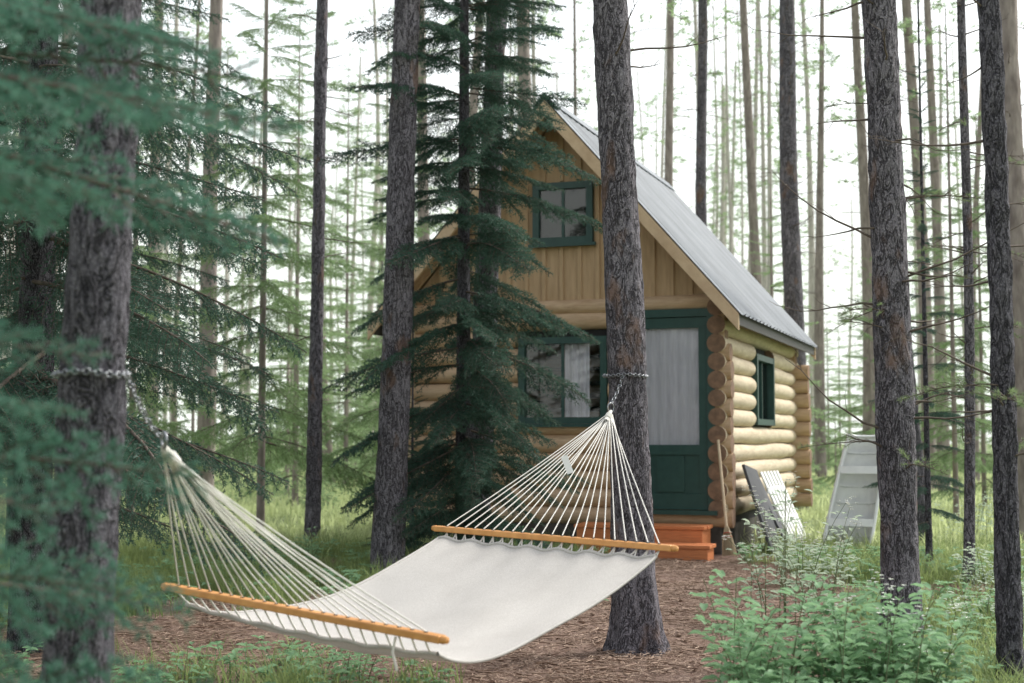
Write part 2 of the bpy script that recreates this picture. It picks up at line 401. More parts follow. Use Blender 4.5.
c_grf=C('meadow_clump'); [clump('meadow_clump',c_grf,GRSL,n=36,h=.18,w=.016,sp=.38,seg=2,bend=.9) for _ in range(3)]
def place(n,x0,x1,y0,y1,thr,coll,name,s0,s1,fan=False,inv=False,tilt=.15,real=True):
    if fan:
        y=rng.uniform(y0,y1,n); x=rng.uniform(-1,1,n)*(y*.42+1.2)
    else: x=rng.uniform(x0,x1,n); y=rng.uniform(y0,y1,n)
    g=grassmask(x,y); k=(g<thr) if inv else (g>thr+rng.uniform(-.2,.25,n))
    c,s=math.cos(math.radians(19.7)),math.sin(math.radians(19.7)); lx=(x-2.16)*c-(y-14.5)*s; ly=(x-2.16)*s+(y-14.5)*c
    k&=~((lx>-3.7)&(lx<.1)&(ly>-.1)&(ly<4.9)); x=x[k];y=y[k]
    z=gz(x,y); rot=np.c_[rng.uniform(-tilt,tilt,len(x)),rng.uniform(-tilt,tilt,len(x)),rng.uniform(0,6.28,len(x))]
    return scatter(name,coll,np.c_[x,y,z],rot,rng.uniform(s0,s1,len(x)),real=real)
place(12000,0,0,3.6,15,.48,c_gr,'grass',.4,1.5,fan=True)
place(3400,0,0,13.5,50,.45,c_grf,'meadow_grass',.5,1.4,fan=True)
c_lit=C('litter_patch')
m=MT('fallen_needles'); m.col(m.mix(m.attr(),(.14,.085,.06),(.44,.33,.25))); m.rough(.8,.2); LIT=m.m
for _ in range(3):
    mb=MB(); n=80; p=np.c_[rng.normal(0,.1,n),rng.normal(0,.1,n),rng.uniform(.002,.014,n)]
    a=rng.uniform(0,6.28,n); d=np.c_[np.cos(a),np.sin(a),rng.normal(0,.18,n)]*rng.uniform(.015,.04,n)[:,None]; s=np.c_[-np.sin(a),np.cos(a),rng.normal(0,.5,n)]*.0014
    V=np.stack([p-s,p+s,p+d+s*.5,p+d-s*.5],1).reshape(-1,3); mb.add(V,np.arange(4*n).reshape(-1,4),0,np.repeat(rng.random(n),4))
    for _k in range(2):
        q=np.array([R(-.1,.1),R(-.1,.1),.01]); a=R(0,6.28); l=R(.05,.14); mb.tube([q,q+np.array([math.cos(a),math.sin(a),.05])*l*.5,q+np.array([math.cos(a+.3),math.sin(a+.3),0])*l],[.003,.0025,.0015],4,0,a=R(0,1))
    mb.build('litter_patch',[LIT],coll=c_lit)
place(4200,-3.2,3.6,4.2,14,.5,c_lit,'fallen_needles',.8,1.5,inv=True,tilt=.05)
mb=MB()
for k in range(150):
    x=R(-2.5,2.5); y=R(4.6,11); q=np.array([x,y,gz1(x,y)+.012]); a=R(0,6.28); t=np.linspace(0,1,6); l=R(.03,.05)
    mb.tube([q+np.array([math.cos(a)*l*k2,math.sin(a)*l*k2,0]) for k2 in t],(.011*np.sin(t*2.6+.35)+.001),7,0,noise=.004,a=R(0,.5))
mb.build('pine_cones',[LIT])
c_herb=C('herb')
def leaf(mb,p,d,l,w,fold=.25,mat=0,a=.5):
    d=d/np.linalg.norm(d); s=np.cross(d,[0,0,1.]); s/=np.linalg.norm(s)+1e-9; u=np.cross(s,d)
    V=[p,p+d*l*.3+s*w*.42+u*w*fold,p+d*l*.65+s*w*.4+u*w*fold,p+d*l-u*l*.12,p+d*l*.65-s*w*.4+u*w*fold,p+d*l*.3-s*w*.42+u*w*fold,p+d*l*.33,p+d*l*.66-u*l*.03]
    mb.add(V,[[0,1,6],[0,6,5],[2,3,7],[7,3,4]],mat,a,True); mb.add(V,[[1,2,7,6],[6,7,4,5]],mat,a,True)
for _ in range(3):
    mb=MB()
    for k in range(9):
        a=R(0,6.28); t=R(.04,.12); p=np.array([R(-.04,.04),R(-.04,.04),0]); e=p+np.array([math.cos(a)*t*.7,math.sin(a)*t*.7,t]); mb.tube([p,(p+e)/2+[0,0,.01],e],[.0015]*3,3,0,a=.2)
        for q in range(4): b=a+q*1.57; leaf(mb,e,np.array([math.cos(b),math.sin(b),R(-.1,.4)]),R(.025,.045),R(.015,.026),a=R(.2,1))
    mb.build('herb',[LEAF],coll=c_herb)
place(2000,0,0,3.8,14,.32,c_herb,'ground_herbs',.7,1.5,fan=True)

# ------------------------------------------------------------ shrub
def shrub(name,x,y,n,h,spread,ll=.05,mat=LEAF,nn=13,flower=False):
    e=empty(name,(x,y,gz1(x,y))); mb=MB(); mf=MB(); fl_=MB()
    for _ in range(n):
        a=R(0,6.283); b=np.array([R(-.5,.5)*spread,R(-.5,.5)*spread,0]); L=h*R(.5,1.1); lean=R(.1,.65)*(1.15-L/h*.6)
        o=np.array([math.cos(a),math.sin(a),0]); S=lambda t: b+o*L*lean*t*t+np.array([0,0,L*t*(1-.2*lean*t)])
        ts=np.linspace(0,1,7); mb.tube([S(t) for t in ts],.003*(1-.75*ts)+.0005,4,0)
        for k in range(nn):
            t=.18+.82*k/nn+R(-.02,.02); p=S(min(t,1)); base=a+k*2.4
            for q in range(3):
                aa=base+(q-1)*.85; d=np.array([math.cos(aa),math.sin(aa),R(-.15,.55)])
                st=p+d*R(.01,.06); leaf(mf,st,d,ll*R(.6,1.2),ll*.58*R(.8,1.2),a=float(np.clip(.25+.5*t+R(-.25,.25),0,1)))
        if flower and R(0,1)<.7:
            top=S(1)
            for k in range(10):
                c=top+rng.normal(0,.022,3); aa=R(0,6)
                for q in range(4): leaf(fl_,c,np.array([math.cos(aa+q*1.57),math.sin(aa+q*1.57),.3]),.013,.010)
    mb.build('stems',[STEM],e); mf.build('leaves',[mat],e)
    if fl_.v: fl_.build('blossoms',[FLW],e)
FLW=simple('white_petals',(.80,.80,.76),(.7,.72,.64),.7,30)
shrub('leafy_shrub',1.12,5.5,46,.62,.75,.062)
shrub('leafy_shrub',1.50,5.7,28,.56,.5,.062,flower=True)
shrub('leafy_shrub',.95,4.95,22,.36,.5,.055)
shrub('leafy_shrub',1.45,5.0,18,.30,.4,.055)
PALE=foliage('pale_leaves',(.17,.27,.17),(.42,.50,.38),.4)
shrub('flowering_shrub',1.72,8.9,16,.95,.5,.055,PALE,nn=8,flower=True)
shrub('flowering_shrub',2.3,11.0,14,.5,.6,.05,PALE,nn=8,flower=True)
for (x,y,h) in ((-2.9,6.5,.35),(2.9,8.5,.4),(3.5,10.5,.4),(-.55,13.4,.45),(-1.9,12.5,.4),(.05,13.9,.35),(-4.5,13,.6),(5.2,16,.7),(-1.7,6.3,.22),(-.9,6.9,.2),(.35,9.6,.3)):
    shrub('leafy_shrub',x,y,12,h,.5,.045,LEAF if x<2.7 else PALE,nn=9)

# ------------------------------------------------------------ trees
pine(-1.20,3.9,(.0336,0),.096,.0,13,True,.03,BARKD,.004,8,(2.5,6),crown=8)
pine(-1.02,11.7,(.03,0),.136,.03,15,True,.02,BARK,.01,10,(5,8))
pine(-.34,13.1,(.039,0),.125,.03,15,True,.02,BARK,.008,6,(5,8))
pine(.675,7.8,(-.036,0),.115,.035,15,True,.075,BARK,.012,8,(3.2,6))
pine(2.06,7.6,(-.017,0),.102,.04,15,True,.035,BARK,.01,26,(1.0,4.5),live=11)
pine(2.215,6.4,(-.012,0),.056,.03,12,True,.012,BARKD,.016,16,(1.0,4.5),live=8,tl=(.2,.6))
pine(4.5,15.8,(-.075,0),.13,.04,15,True,.03,BARKD,.0,12,(1.5,6))
pine(4.4,22,(-.01,0),.165,.06,18,True,.02,BARK,.02,30,(4,9))
pine(3.25,24,(.0,0),.11,.04,18,True,.02,BARK,.03,30,(4,9))
pine(-2.1,15,(.012,0),.082,.03,13,True,.01,BARK,.01,20,(2,8))
pine(-4.75,22,(.01,0),.15,.05,16,True,.02,BARKF,.02,20,(2,8))
pine(-7.1,28,(.0,0),.14,.05,16,False,.02,BARKF,.02,20,(2,8))
pine(5.5,15.3,(-.01,0),.14,.05,16,True,.02,BARKF,.02,20,(1,6),live=5)
pine(3.6,11.3,(.012,0),.045,.02,10,False,.01,BARK,.02,22,(.8,5),crown=6,tl=(.2,.5),live=10)

spruce(-.42,12.3,9.0,1.45,c_mid,1.,step=.205,nb=7,z0=.5,r0=.075,low=-14,gap=.27,roll=.6,zmax=5.6,real=True,prof=lambda z: .72+.14*min(z,4.2))
spruce(-2.75,8.2,12,2.4,c_droop,1.9,step=.25,nb=6,z0=1.0,r0=.12,low=-14,gap=.1,roll=.4,zmax=4.0,real=True)
spruce(-4.3,12.5,12,2.4,c_droop,1.9,step=.38,nb=6,z0=1.0,r0=.12,low=-16,gap=.12,roll=.4,zmax=5.2,real=True)
spruce(-2.9,16.5,9,1.8,c_droopl,1.6,step=.33,nb=5,z0=1.2,r0=.05,low=-16,gap=.1,roll=.4,real=True,mat=BARKF)
spruce(-5.2,19.5,9,1.9,c_droopl,1.6,step=.4,nb=5,z0=.8,r0=.06,low=-16,gap=.1,roll=.4,real=True,mat=BARKF)
spruce(-1.6,21,8,1.6,c_droopl,1.6,step=.4,nb=5,z0=.8,r0=.06,low=-16,gap=.1,roll=.4,real=True,mat=BARKF)
spruce(3.55,12.2,4.4,.6,c_mid,1.,step=.23,nb=4,z0=.5,r0=.03,low=-5,gap=.25,roll=.5,real=True)
spruce(-.95,13.6,1.8,.6,c_mid,1.,step=.15,nb=6,z0=.1,r0=.02,low=5,gap=.1,roll=.5,real=True)
spruce(5.9,19,7,1.3,c_droopl,1.6,step=.4,nb=5,z0=1,r0=.04,low=-10,gap=.2,real=True,mat=BARKF)
spruce(7.6,23,6.5,1.5,c_droopl,1.6,step=.4,nb=5,z0=.5,r0=.04,low=-10,gap=.2,real=True,mat=BARKF)
spruce(6.3,25,4.5,1.3,c_droopl,1.6,step=.35,nb=5,z0=.4,r0=.04,low=-10,gap=.2,real=True,mat=BARKF)
# young spruce just to the left of the photographer; its branch ends reach into view
e=empty('spruce_tree',(-1.52,2.45,0))
mb=MB(); V,Fq=trunk_mesh((0,0),.03,.006,3.6,False,.01); mb.add(V,Fq,0); mb.build('trunk',[BARKD],e)
P=[];Q=[];S=[]
spec=[(2.0,.1,-.05,1.0),(1.90,.35,.02,1.05),(1.84,-.1,-.05,1.15),(1.76,.22,-.10,1.15),(1.70,-.3,-.08,.95),(1.95,-.35,-.04,.95),
      (1.36,.0,.02,.80),(1.27,-.25,.02,.84),(1.17,.1,-.02,.98),(1.10,-.35,.02,.86),
      (.97,-.1,.0,.94),(.90,.25,.0,.96),(.82,-.2,.0,1.10),(.74,.15,.0,1.05)]
for z,az,pt,l in spec: P.append((0,0,z)); Q.append((R(-.9,.9),-pt,az+R(-.05,.05))); S.append(l/.9)
z=.3
while z<3.5:
    for k in range(4):
        az=R(.9,5.3); P.append((0,0,z)); Q.append((0,-R(-.2,.3),az)); S.append(.75*(1-z/3.6)**.7+.1)
    z+=.25
scatter('foliage',c_near,P,Q,S,e,real=True)

# distant forest
e=empty('distant_pine_trees')
mb=MB(); mt=MB(); P=[];Q=[];S=[]
nt=0
while nt<150:
    y=20+ (R(0,1)**.7)*75; x=R(-1,1)*(y*.42+3)
    lx=(x-2.16)*.9415-(y-14.5)*.337; ly=(x-2.16)*.337+(y-14.5)*.9415
    if -5<lx<1.3 and -1<ly<6.5: continue
    if y<26 and R(0,1)<.5: continue
    nt+=1; r=R(.07,.19); h=R(14,22); z=np.linspace(-.1,h,9); ln=(R(-.035,.035),R(-.02,.02)); b=R(-.16,.16)
    pts=np.c_[x+ln[0]*z+b*np.sin(z*.35),y+ln[1]*z,z]
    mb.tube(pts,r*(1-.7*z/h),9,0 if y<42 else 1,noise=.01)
    for _ in range(16 if y<45 else 6):
        zz=R(1.5,h*.6); az=R(0,6.28); l=R(.3,1.2)
        p=np.array([x+ln[0]*zz+b*math.sin(zz*.35),y+ln[1]*zz,zz]); q=p+np.array([math.cos(az),math.sin(az),R(-.3,.25)])*l
        mt.tube([p,(p+q)/2+rng.normal(0,.05,3),q],[.014,.01,.004],3,0)
    zc=h*R(.44,.64); zz=zc
    while zz<h:
        f=(zz-zc)/(h-zc); P.append((x+ln[0]*zz,y+ln[1]*zz,zz)); Q.append((R(-.4,.4),-(-.15+.7*f),R(0,6.28))); S.append(R(.8,1.25)*(1.15-.8*f)); zz+=.36
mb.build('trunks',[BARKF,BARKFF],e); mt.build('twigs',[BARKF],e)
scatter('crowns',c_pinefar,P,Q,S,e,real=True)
# distant young spruces
e=empty('distant_spruce_trees'); P=[];Q=[];S=[];nt=0; mb=MB()
while nt<100:
    y=22+48*R(0,1)**.8; x=R(-1,1)*(y*.4+3)
    lx=(x-2.16)*.9415-(y-14.5)*.337; ly=(x-2.16)*.337+(y-14.5)*.9415
    if -5.5<lx<2 and -1<ly<7: continue
    nt+=1; h=R(1.5,8)*(1.3 if x<0 else 1.05); rad=h*R(.15,.22)+.25; mb.tube([(x,y,0),(x,y,h)],[.02*h**.5,.005],6,0); z=.2
    while z<h:
        f=z/h
        for k in range(4):
            P.append((x,y,z)); Q.append((R(-.3,.3),-math.radians(-15+45*f+R(-8,8)),R(0,6.28))); S.append(rad*(1-f)**.8*R(.7,1.1)/1.5+.06)
        z+=.36
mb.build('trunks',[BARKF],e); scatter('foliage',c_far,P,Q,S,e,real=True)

# ------------------------------------------------------------ cabin
m=MT('log_wood'); v=m.map((.5,.5,3)); n=m.noise(6,5,v,.65,.6); n2=m.noise(1.6,3); n3=m.noise(60,3,m.map((.15,.15,2)),.6)
c=m.mix(m.ramp(n,[(.3,0),(.7,1)]),(.40,.26,.15),(.60,.43,.28)); c=m.mix(m.ramp(n2,[(.35,0),(.75,.5)]),c,(.50,.39,.28)); c=m.mix(m.ramp(n3,[(.5,0),(.8,.45)]),c,(.22,.14,.085))
m.col(c); m.rough(.65,.3); m.bump(n3,.4,.01); LOG=m.m
m=MT('sunlit_log'); v=m.map((.5,.5,3)); n=m.noise(6,5,v,.65,.6); n3=m.noise(60,3,m.map((.6,.15,2)),.6)  # paler side wall logs: sunlight painted into the wood colour
c=m.mix(m.ramp(n,[(.3,0),(.7,1)]),(.48,.39,.27),(.68,.59,.44)); c=m.mix(m.ramp(n3,[(.5,0),(.8,.5)]),c,(.31,.23,.15))
m.col(c); m.rough(.75,.25); m.bump(n3,.4,.01); LOGS=m.m
ENDG=simple('end_grain',(.27,.16,.10),(.14,.085,.055),.8,18)
BOARD=simple('gable_boards',(.50,.345,.205),(.39,.26,.145),.7,9,(3,3,.35),.25)
RAKE=simple('rake_boards',(.62,.46,.30),(.50,.35,.22),.65,9,(1,1,1),.2)
GREEN=simple('green_paint',(.012,.048,.042),(.02,.065,.056),.42,14,(1,1,1),.1)
DARK=simple('dark_interior',(.02,.02,.02),None,.9,5,bump=0)
CURT=simple('curtain_fabric',(.76,.76,.84),(.62,.62,.69),.9,12,(4,4,.4),.2)
ORANGE=simple('stained_step_wood',(.66,.24,.09),(.46,.15,.055),.5,12,(.6,6,6),.3)
STONE=simple('foundation',(.10,.09,.08),(.04,.035,.03),.9,9)
m=MT('metal_roofing'); n=m.noise(3,4,m.map((.4,1,.4))); n2=m.noise(40,4)
c=m.mix(m.ramp(n,[(.35,0),(.7,1)]),(.105,.125,.145),(.19,.215,.24)); c=m.mix(m.ramp(n2,[(.55,0),(.8,.35)]),c,(.09,.09,.09)); m.col(c); m.rough(.6,.3); METAL=m.m
m=MT('window_glass'); g=m.n.new('ShaderNodeBsdfGlossy'); g.inputs['Roughness'].default_value=.03; tr=m.n.new('ShaderNodeBsdfTransparent'); fr=m.n.new('ShaderNodeLayerWeight'); fr.inputs[0].default_value=.25
mx=m.n.new('ShaderNodeMixShader'); ad=m.math('ADD',fr.outputs['Fresnel'],.02,True); m.L(ad,mx.inputs[0]); m.L(tr.outputs[0],mx.inputs[1]); m.L(g.outputs[0],mx.inputs[2]); m.L(mx.outputs[0],m.out.inputs[0]); GLASS=m.m

cab=empty('log_cabin',(2.16,14.5,0),math.radians(-19.7))
W=3.6; D=4.83; XR=-1.8; PK=4.70; EV=2.42; sl=(PK-EV)/2.0
roofz=lambda x: PK-sl*abs(x-XR)
fl=MB(); slm=MB(); 
def logrun(mb,p,q,r,capm=1):
    p=np.array(p,float);q=np.array(q,float); L=np.linalg.norm(q-p)
    k=max(3,int(L/.15)); t=np.linspace(0,1,k); pts=p+(q-p)*t[:,None]
    o=R(0,50); rr=r+ (vnoise(np.c_[t*L*1.3+o,t*0,t*0],7)-.5)*.018
    mb.tube(pts,rr,18,0,True,capmat=capm)
def cut(segs,a,b):
    o=[]
    for s0,s1 in segs:
        if b<=s0 or a>=s1: o.append([s0,s1]); continue
        if a>s0: o.append([s0,a])
        if b<s1: o.append([b,s1])
    return o
zs=[.36+.187*i for i in range(12)]
for i,z in enumerate(zs):
    r=.097; ex=.20+R(-.02,.02) if i<10 else .03
    fx=.075+R(-.012,.012) if i<10 else .02
    segs=[[-W-ex,fx]]
    if z>.44: segs=cut(segs,-.98,-.13)
    if 1.30<z<2.26: segs=cut(segs,-2.22,-1.22)
    for s0,s1 in segs: logrun(fl,(s0,.06,z),(s1,.06,z),r)
    logrun(fl,(-W-ex,D-.06,z),(ex,D-.06,z),r)
    z2=z+.093
    segs=[[-.07+R(-.012,.012),D+.2]]
    if 1.30<z2<2.15: segs=cut(segs,1.68,2.9)
    for s0,s1 in segs: logrun(slm,(-.06,s0,z2),(-.06,s1,z2),r)
    logrun(slm,(-W+.06,-.2,z2),(-W+.06,D+.2,z2),r)
logrun(fl,(-W+.02,.03,2.56),(-.02,.03,2.56),.085)
fl.build('front_logs',[LOG,ENDG],cab); slm.build('side_logs',[LOGS,ENDG],cab)
bw=MB()
def wp(x0,x1,z0,z1): bw.box((x0,.065,z0),(x1,.12,z1))
wp(-3.55,-2.2,.25,2.5); wp(-2.2,-1.24,.25,1.33); wp(-2.2,-1.24,2.23,2.5); wp(-1.24,-.96,.25,2.5); wp(-.96,-.15,2.47,2.5); wp(-.96,-.15,.25,.42); wp(-.15,-.05,.25,2.5)
bw.box((-.125,.13,.25),(-.07,1.69,2.6)); bw.box((-.125,2.89,.25),(-.07,D-.1,2.6)); bw.box((-.125,1.7,.25),(-.07,2.88,1.33)); bw.box((-.125,1.7,2.12),(-.07,2.88,2.6))
bw.box((-3.53,.13,.25),(-3.47,D-.1,2.6)); bw.box((-3.5,D-.13,.25),(-.13,D-.08,2.6)); bw.box((-3.5,.13,.30),(-.13,D-.14,.40))
bw.build('wall_backing',[DARK],cab)
f=MB(); f.box((-3.5,.02,-.1),(-.05,.2,.27)); f.box((-.2,.22,-.1),(-.04,D,.27)); f.box((-3.55,.22,-.1),(-3.4,D,.27)); f.build('foundation',[STONE],cab)
g=MB()
zb=2.62
def gpoly(x0,x1,y0,y1,mb,z0=zb,dz=.10):
    pts=[(x0,z0),(x1,z0),(x1,roofz(x1)-dz)]
    if x0<XR<x1: pts.append((XR,PK-dz))
    pts.append((x0,roofz(x0)-dz)); 
    if roofz(x0)-dz>z0+.01 or roofz(x1)-dz>z0+.01: mb.prism(pts,y0,y1)
gpoly(-3.44,-.16,.03,.08,g); gpoly(-3.44,-.16,D-.08,D-.03,g)
x=-3.36
while x<-.2:
    if roofz(x)-.14>zb: 
        if -2.03<x<-1.4:
            g.box((x,.008,zb),(x+.045,.029,3.22)); gpoly(x,x+.045,.008,.029,g,3.92,.14)
        else: gpoly(x,x+.045,.008,.029,g,zb,.14)
    x+=.2
g.build('gable_boards',[BOARD],cab,bevel=.003)
rf=MB(); y0=-.38; y1=D+.38
cs=1/math.hypot(1,sl); sn=sl*cs
for sgn in(1,-1):
    nn=int((y1-y0)/.0125); yy=np.linspace(y0,y1,nn); ss=np.linspace(0,2.06,9)
    prof=.026*np.maximum(0,np.cos(yy/.22*2*math.pi))**2
    V=[]
    for s_ in ss:
        x=XR+sgn*s_; z=PK+.03-sl*s_
        V.append(np.c_[np.full(nn,x)+sgn*sn*prof,yy,z+cs*prof])
    V=np.array(V).reshape(-1,3); i=np.arange(len(ss)-1)[:,None]*nn; j=np.arange(nn-1)[None]
    rf.add(V,np.stack([i+j,i+nn+j,i+nn+j+1,i+j+1],-1).reshape(-1,4),0,.5,True)
for sgn in(1,-1):
    rf.beam((XR+sgn*.066,y0-.01,PK+.062-.066*sl+.02),(XR+sgn*.066,y1,PK+.062-.066*sl+.02),.19,.005,up=(sgn*sn,0,cs),mat=0)
ro=rf.build('metal_roof',[METAL],cab); ro.location.z=.012
dk=MB()
for sgn in(1,-1):
    dk.prism([(XR,PK+.015),(XR+sgn*2.0,PK+.015-sl*2.0),(XR+sgn*2.0,PK-.015-sl*2.0),(XR,PK-.015)],y0+.04,y1-.04)
    y=y0+.3
    while y<y1:
        dk.prism([(XR,PK-.018),(XR+sgn*1.98,PK-.018-sl*1.98),(XR+sgn*1.98,PK-.10-sl*1.98),(XR,PK-.12)],y,y+.05); y+=.42
dk.build('roof_decking',[BOARD],cab)
rk=MB()
for yy_ in (y0,y1-.035):
    for sgn in(1,-1):
        rk.prism([(XR,PK+.02),(XR+sgn*2.03,PK+.02-sl*2.03),(XR+sgn*2.03,PK-.15-sl*2.03),(XR,PK-.16)],yy_,yy_+.035)
rk.build('rake_boards',[RAKE],cab,bevel=.004)
ev=MB()
for sgn in(1,-1):
    ev.box((XR+sgn*2.005-.012,y0+.04,EV-.12),(XR+sgn*2.005+.012,y1-.04,EV+.005))
ev.build('eave_fascia',[simple('eave_fascia_paint',(.07,.065,.065),None,.6)],cab)
def window(name,x0,x1,z0,z1,bars=1,curt=(.45,1.0),yf=-.045):
    w=MB(); t=.07
    w.box((x0,yf,z0),(x1,yf+.17,z0+t)); w.box((x0,yf,z1-t),(x1,yf+.17,z1)); w.box((x0,yf+.003,z0+t),(x0+t,yf+.165,z1-t)); w.box((x1-t,yf+.003,z0+t),(x1,yf+.165,z1-t))
    for b in range(bars):
        xc=x0+(x1-x0)*(b+1)/(bars+1); w.box((xc-.015,yf+.03,z0+t),(xc+.015,yf+.055,z1-t))
    w.box((x0-.04,yf-.03,z0-.035),(x1+.04,yf+.02,z0-.002))
    if not curt: w.box((x0+t,yf+.056,z0+t),(x1-t,yf+.059,z1-t),3)
    w.box((x0+t,yf+.042,z0+t),(x1-t,yf+.046,z1-t),1)
    if curt:
        a=x0+(x1-x0)*curt[0]; b=x0+(x1-x0)*curt[1]-t; n=60; xs=np.linspace(a,b,n); ys=yf+.13+.018*np.sin(xs*70)
        V=np.r_[np.c_[xs,ys,np.full(n,z0+t)],np.c_[xs,ys,np.full(n,z1-t)]]; q=np.arange(n-1); w.add(V,np.stack([q,q+1,q+n+1,q+n],-1),2)
    return w.build(name,[GREEN,GLASS,CURT,DARK],cab)
window('front_window',-2.21,-1.23,1.32,2.24,1,(.5,.85))
window('gable_window',-2.05,-1.38,3.24,3.9,1,None,-.035)
sw=MB(); xo=.05
sw.box((-.1,1.69,1.32),(xo,1.76,2.13)); sw.box((-.1,2.82,1.32),(xo,2.89,2.13)); sw.box((-.1,1.76,1.322),(xo-.003,2.82,1.39)); sw.box((-.1,1.76,2.06),(xo-.003,2.82,2.128)); sw.box((-.04,2.28,1.39),(0,2.31,2.06)); sw.box((-.03,1.76,1.39),(-.026,2.82,2.06),1)
sw.build('side_window',[GREEN,GLASS],cab)
d=MB(); yf=-.05
d.box((-1.03,yf-.01,.42),(-.945,yf+.19,2.50)); d.box((-.165,yf-.01,.42),(-.08,yf+.19,2.50)); d.box((-.945,yf-.008,2.415),(-.165,yf+.188,2.497)); d.box((-1.05,yf-.07,.39),(-.06,yf+.18,.435))
dy=yf+.01
d.box((-.94,dy,.44),(-.86,dy+.04,2.41)); d.box((-.25,dy,.44),(-.17,dy+.04,2.41)); d.box((-.86,dy,2.30),(-.25,dy+.038,2.408)); d.box((-.86,dy,.442),(-.25,dy+.038,.60)); d.box((-.86,dy,1.0),(-.25,dy+.038,1.10)); d.box((-.86,dy+.02,.60),(-.25,dy+.03,1.0)); d.box((-.70,dy+.005,.62),(-.41,dy+.019,.98))
d.box((-.86,dy+.02,1.10),(-.25,dy+.024,2.30),1)
n=80; xs=np.linspace(-.86,-.25,n); ys=dy+.06+.006*np.sin(xs*60)+.004*np.sin(xs*23); V=np.r_[np.c_[xs,ys,np.full(n,1.08)],np.c_[xs,ys,np.full(n,2.33)]]; q=np.arange(n-1); d.add(V,np.stack([q,q+1,q+n+1,q+n],-1),2)
d.box((-.95,dy+.15,.42),(-.15,dy+.16,2.45),3)
d.torus((-.885,dy-.03,1.28),(1,0,0),.04,.007,stretch=1.3,mat=4)
d.build('door',[GREEN,GLASS,CURT,DARK,simple('metal_handle',(.5,.48,.42),None,.3,metal=1)],cab)
st=MB()
def planks(x0,x1,ya,yb,zt,k):
    wd=(yb-ya)/k
    for i in range(k): st.box((x0+R(-.006,.006),ya+i*wd+.005,zt-.035),(x1+R(-.006,.006),ya+(i+1)*wd-.005,zt+R(-.002,.002)))
planks(-1.45,-.1,-.52,-.09,.30,3); st.box((-1.42,-.50,-.05),(-.13,-.47,.262)); st.box((-1.42,-.47,-.05),(-1.38,-.1,.262)); st.box((-.17,-.47,-.05),(-.13,-.1,.262))
planks(-.78,.02,-.84,-.53,.14,2); st.box((-.75,-.82,-.05),(-.01,-.79,.102)); st.box((-.75,-.79,-.05),(-.71,-.53,.102)); st.box((-.05,-.79,-.05),(-.01,-.53,.102))
st.build('steps',[ORANGE],cab,bevel=.004)

# ------------------------------------------------------------ things by the cabin
def cabloc(name): return empty(name,(2.16,14.5,0),math.radians(-19.7))
e=cabloc('broom'); mb=MB(); mb.tube([(-.04,-.12,1.15),(.08,-.34,.28)],[.014,.015],10,0,True)
base=np.array([.08,-.34,.30]); dn=np.array([.12,-.19,-.85]); dn/=np.linalg.norm(dn)
for _ in range(150):
    o=np.array([R(-.035,.035),R(-.02,.02),0]); tip=base+dn*.29+o*2.1+rng.normal(0,.004,3); mb.tube([base+o*.5,base+dn*.14+o*1.5,tip],[.003,.0028,.002],3,1,a=R(0,1))
mb.torus(base+dn*.07,dn,.036,.006,mat=2); mb.torus(base+dn*.11,dn,.044,.005,mat=2)
mb.build('broom_parts',[simple('broom_handle',(.62,.48,.32),None,.5),simple('broom_straw',(.62,.52,.36),(.42,.33,.2),.8,60),simple('red_twine',(.4,.1,.06),None,.7)],e)
WHITE=simple('white_paint',(.84,.85,.84),(.74,.75,.75),.5,9,(1,1,1),.15)
SEAM=simple('seam_shadow_paint',(.30,.31,.31),(.22,.23,.23),.7,9)
e=cabloc('leaning_board'); mb=MB(); mb.beam((.44,.50,-.02),(.14,.62,.86),.62,.03,up=(1,0,.35)); mb.beam((.50,1.0,-.02),(.16,.98,.72),.24,.025,up=(1,0,.35))
mb.build('board',[simple('black_board',(.03,.032,.04),(.06,.06,.07),.6,10)],e,bevel=.003)
e=cabloc('wooden_pallet'); mb=MB()
for k in range(6): mb.beam((.50+.01*k,1.30+.14*k,-.02),(.15+.01*k,1.24+.15*k,.80),.10,.02,up=(1,0,.35))
mb.beam((.37,1.22,.28),(.42,2.05,.28),.02,.07,up=(0,0,1)); mb.beam((.23,1.18,.60),(.28,2.0,.60),.02,.07,up=(0,0,1))
mb.build('slats',[WHITE],e,bevel=.003)
# white lapped-plank canoe end, upside down and propped against the pine
e=empty('canoe',(3.42,14.7,0)); mb=MB()
u=np.array([.80,-.30,0.]); u/=np.linalg.norm(u); up=np.array([.27,.16,1.14]); up/=np.linalg.norm(up); nrm=np.cross(u,up); nrm/=np.linalg.norm(nrm)
LH=1.24; NS=7
hw=lambda t: .225*(1-.22*t**2)
NP=17
for q in range(NS):
    t0=q/NS; t1=(q+1)/NS+.02
    V=[]
    for t,lift in((t0,.055),(t1,.0)):
        w=hw(t)
        for a_ in np.linspace(-1,1,NP):
            dep=(.15*(1-.3*t))*max(0,1-abs(a_)**4)**.5
            V.append(u*w*a_+up*LH*t-u*lift*.9*max(0,-a_)**2-nrm*(dep+lift*(1-.3*abs(a_))))
    V=np.array(V); j=np.arange(NP-1); mb.add(V,np.stack([j,j+1,j+NP+1,j+NP],-1),0,.5,False)
    V3=V[:NP]; V4=V3+nrm*.055+u*.03*(np.linspace(1,-1,NP)[:,None]>0.5); mb.add(np.vstack([V3,V4]),np.stack([j,j+1,j+NP+1,j+NP],-1),1,.5,False)
for s_ in(-1,1): mb.tube([u*s_*(hw(t)+.012)+up*LH*t for t in np.linspace(-.01,1.02,12)],.02,8,0,True)
mb.tube([u*hw(1)*a_+up*LH*1.01-nrm*(.11*max(0,1-a_**4)**.5) for a_ in np.linspace(-1,1,14)],.016,8,0,True)
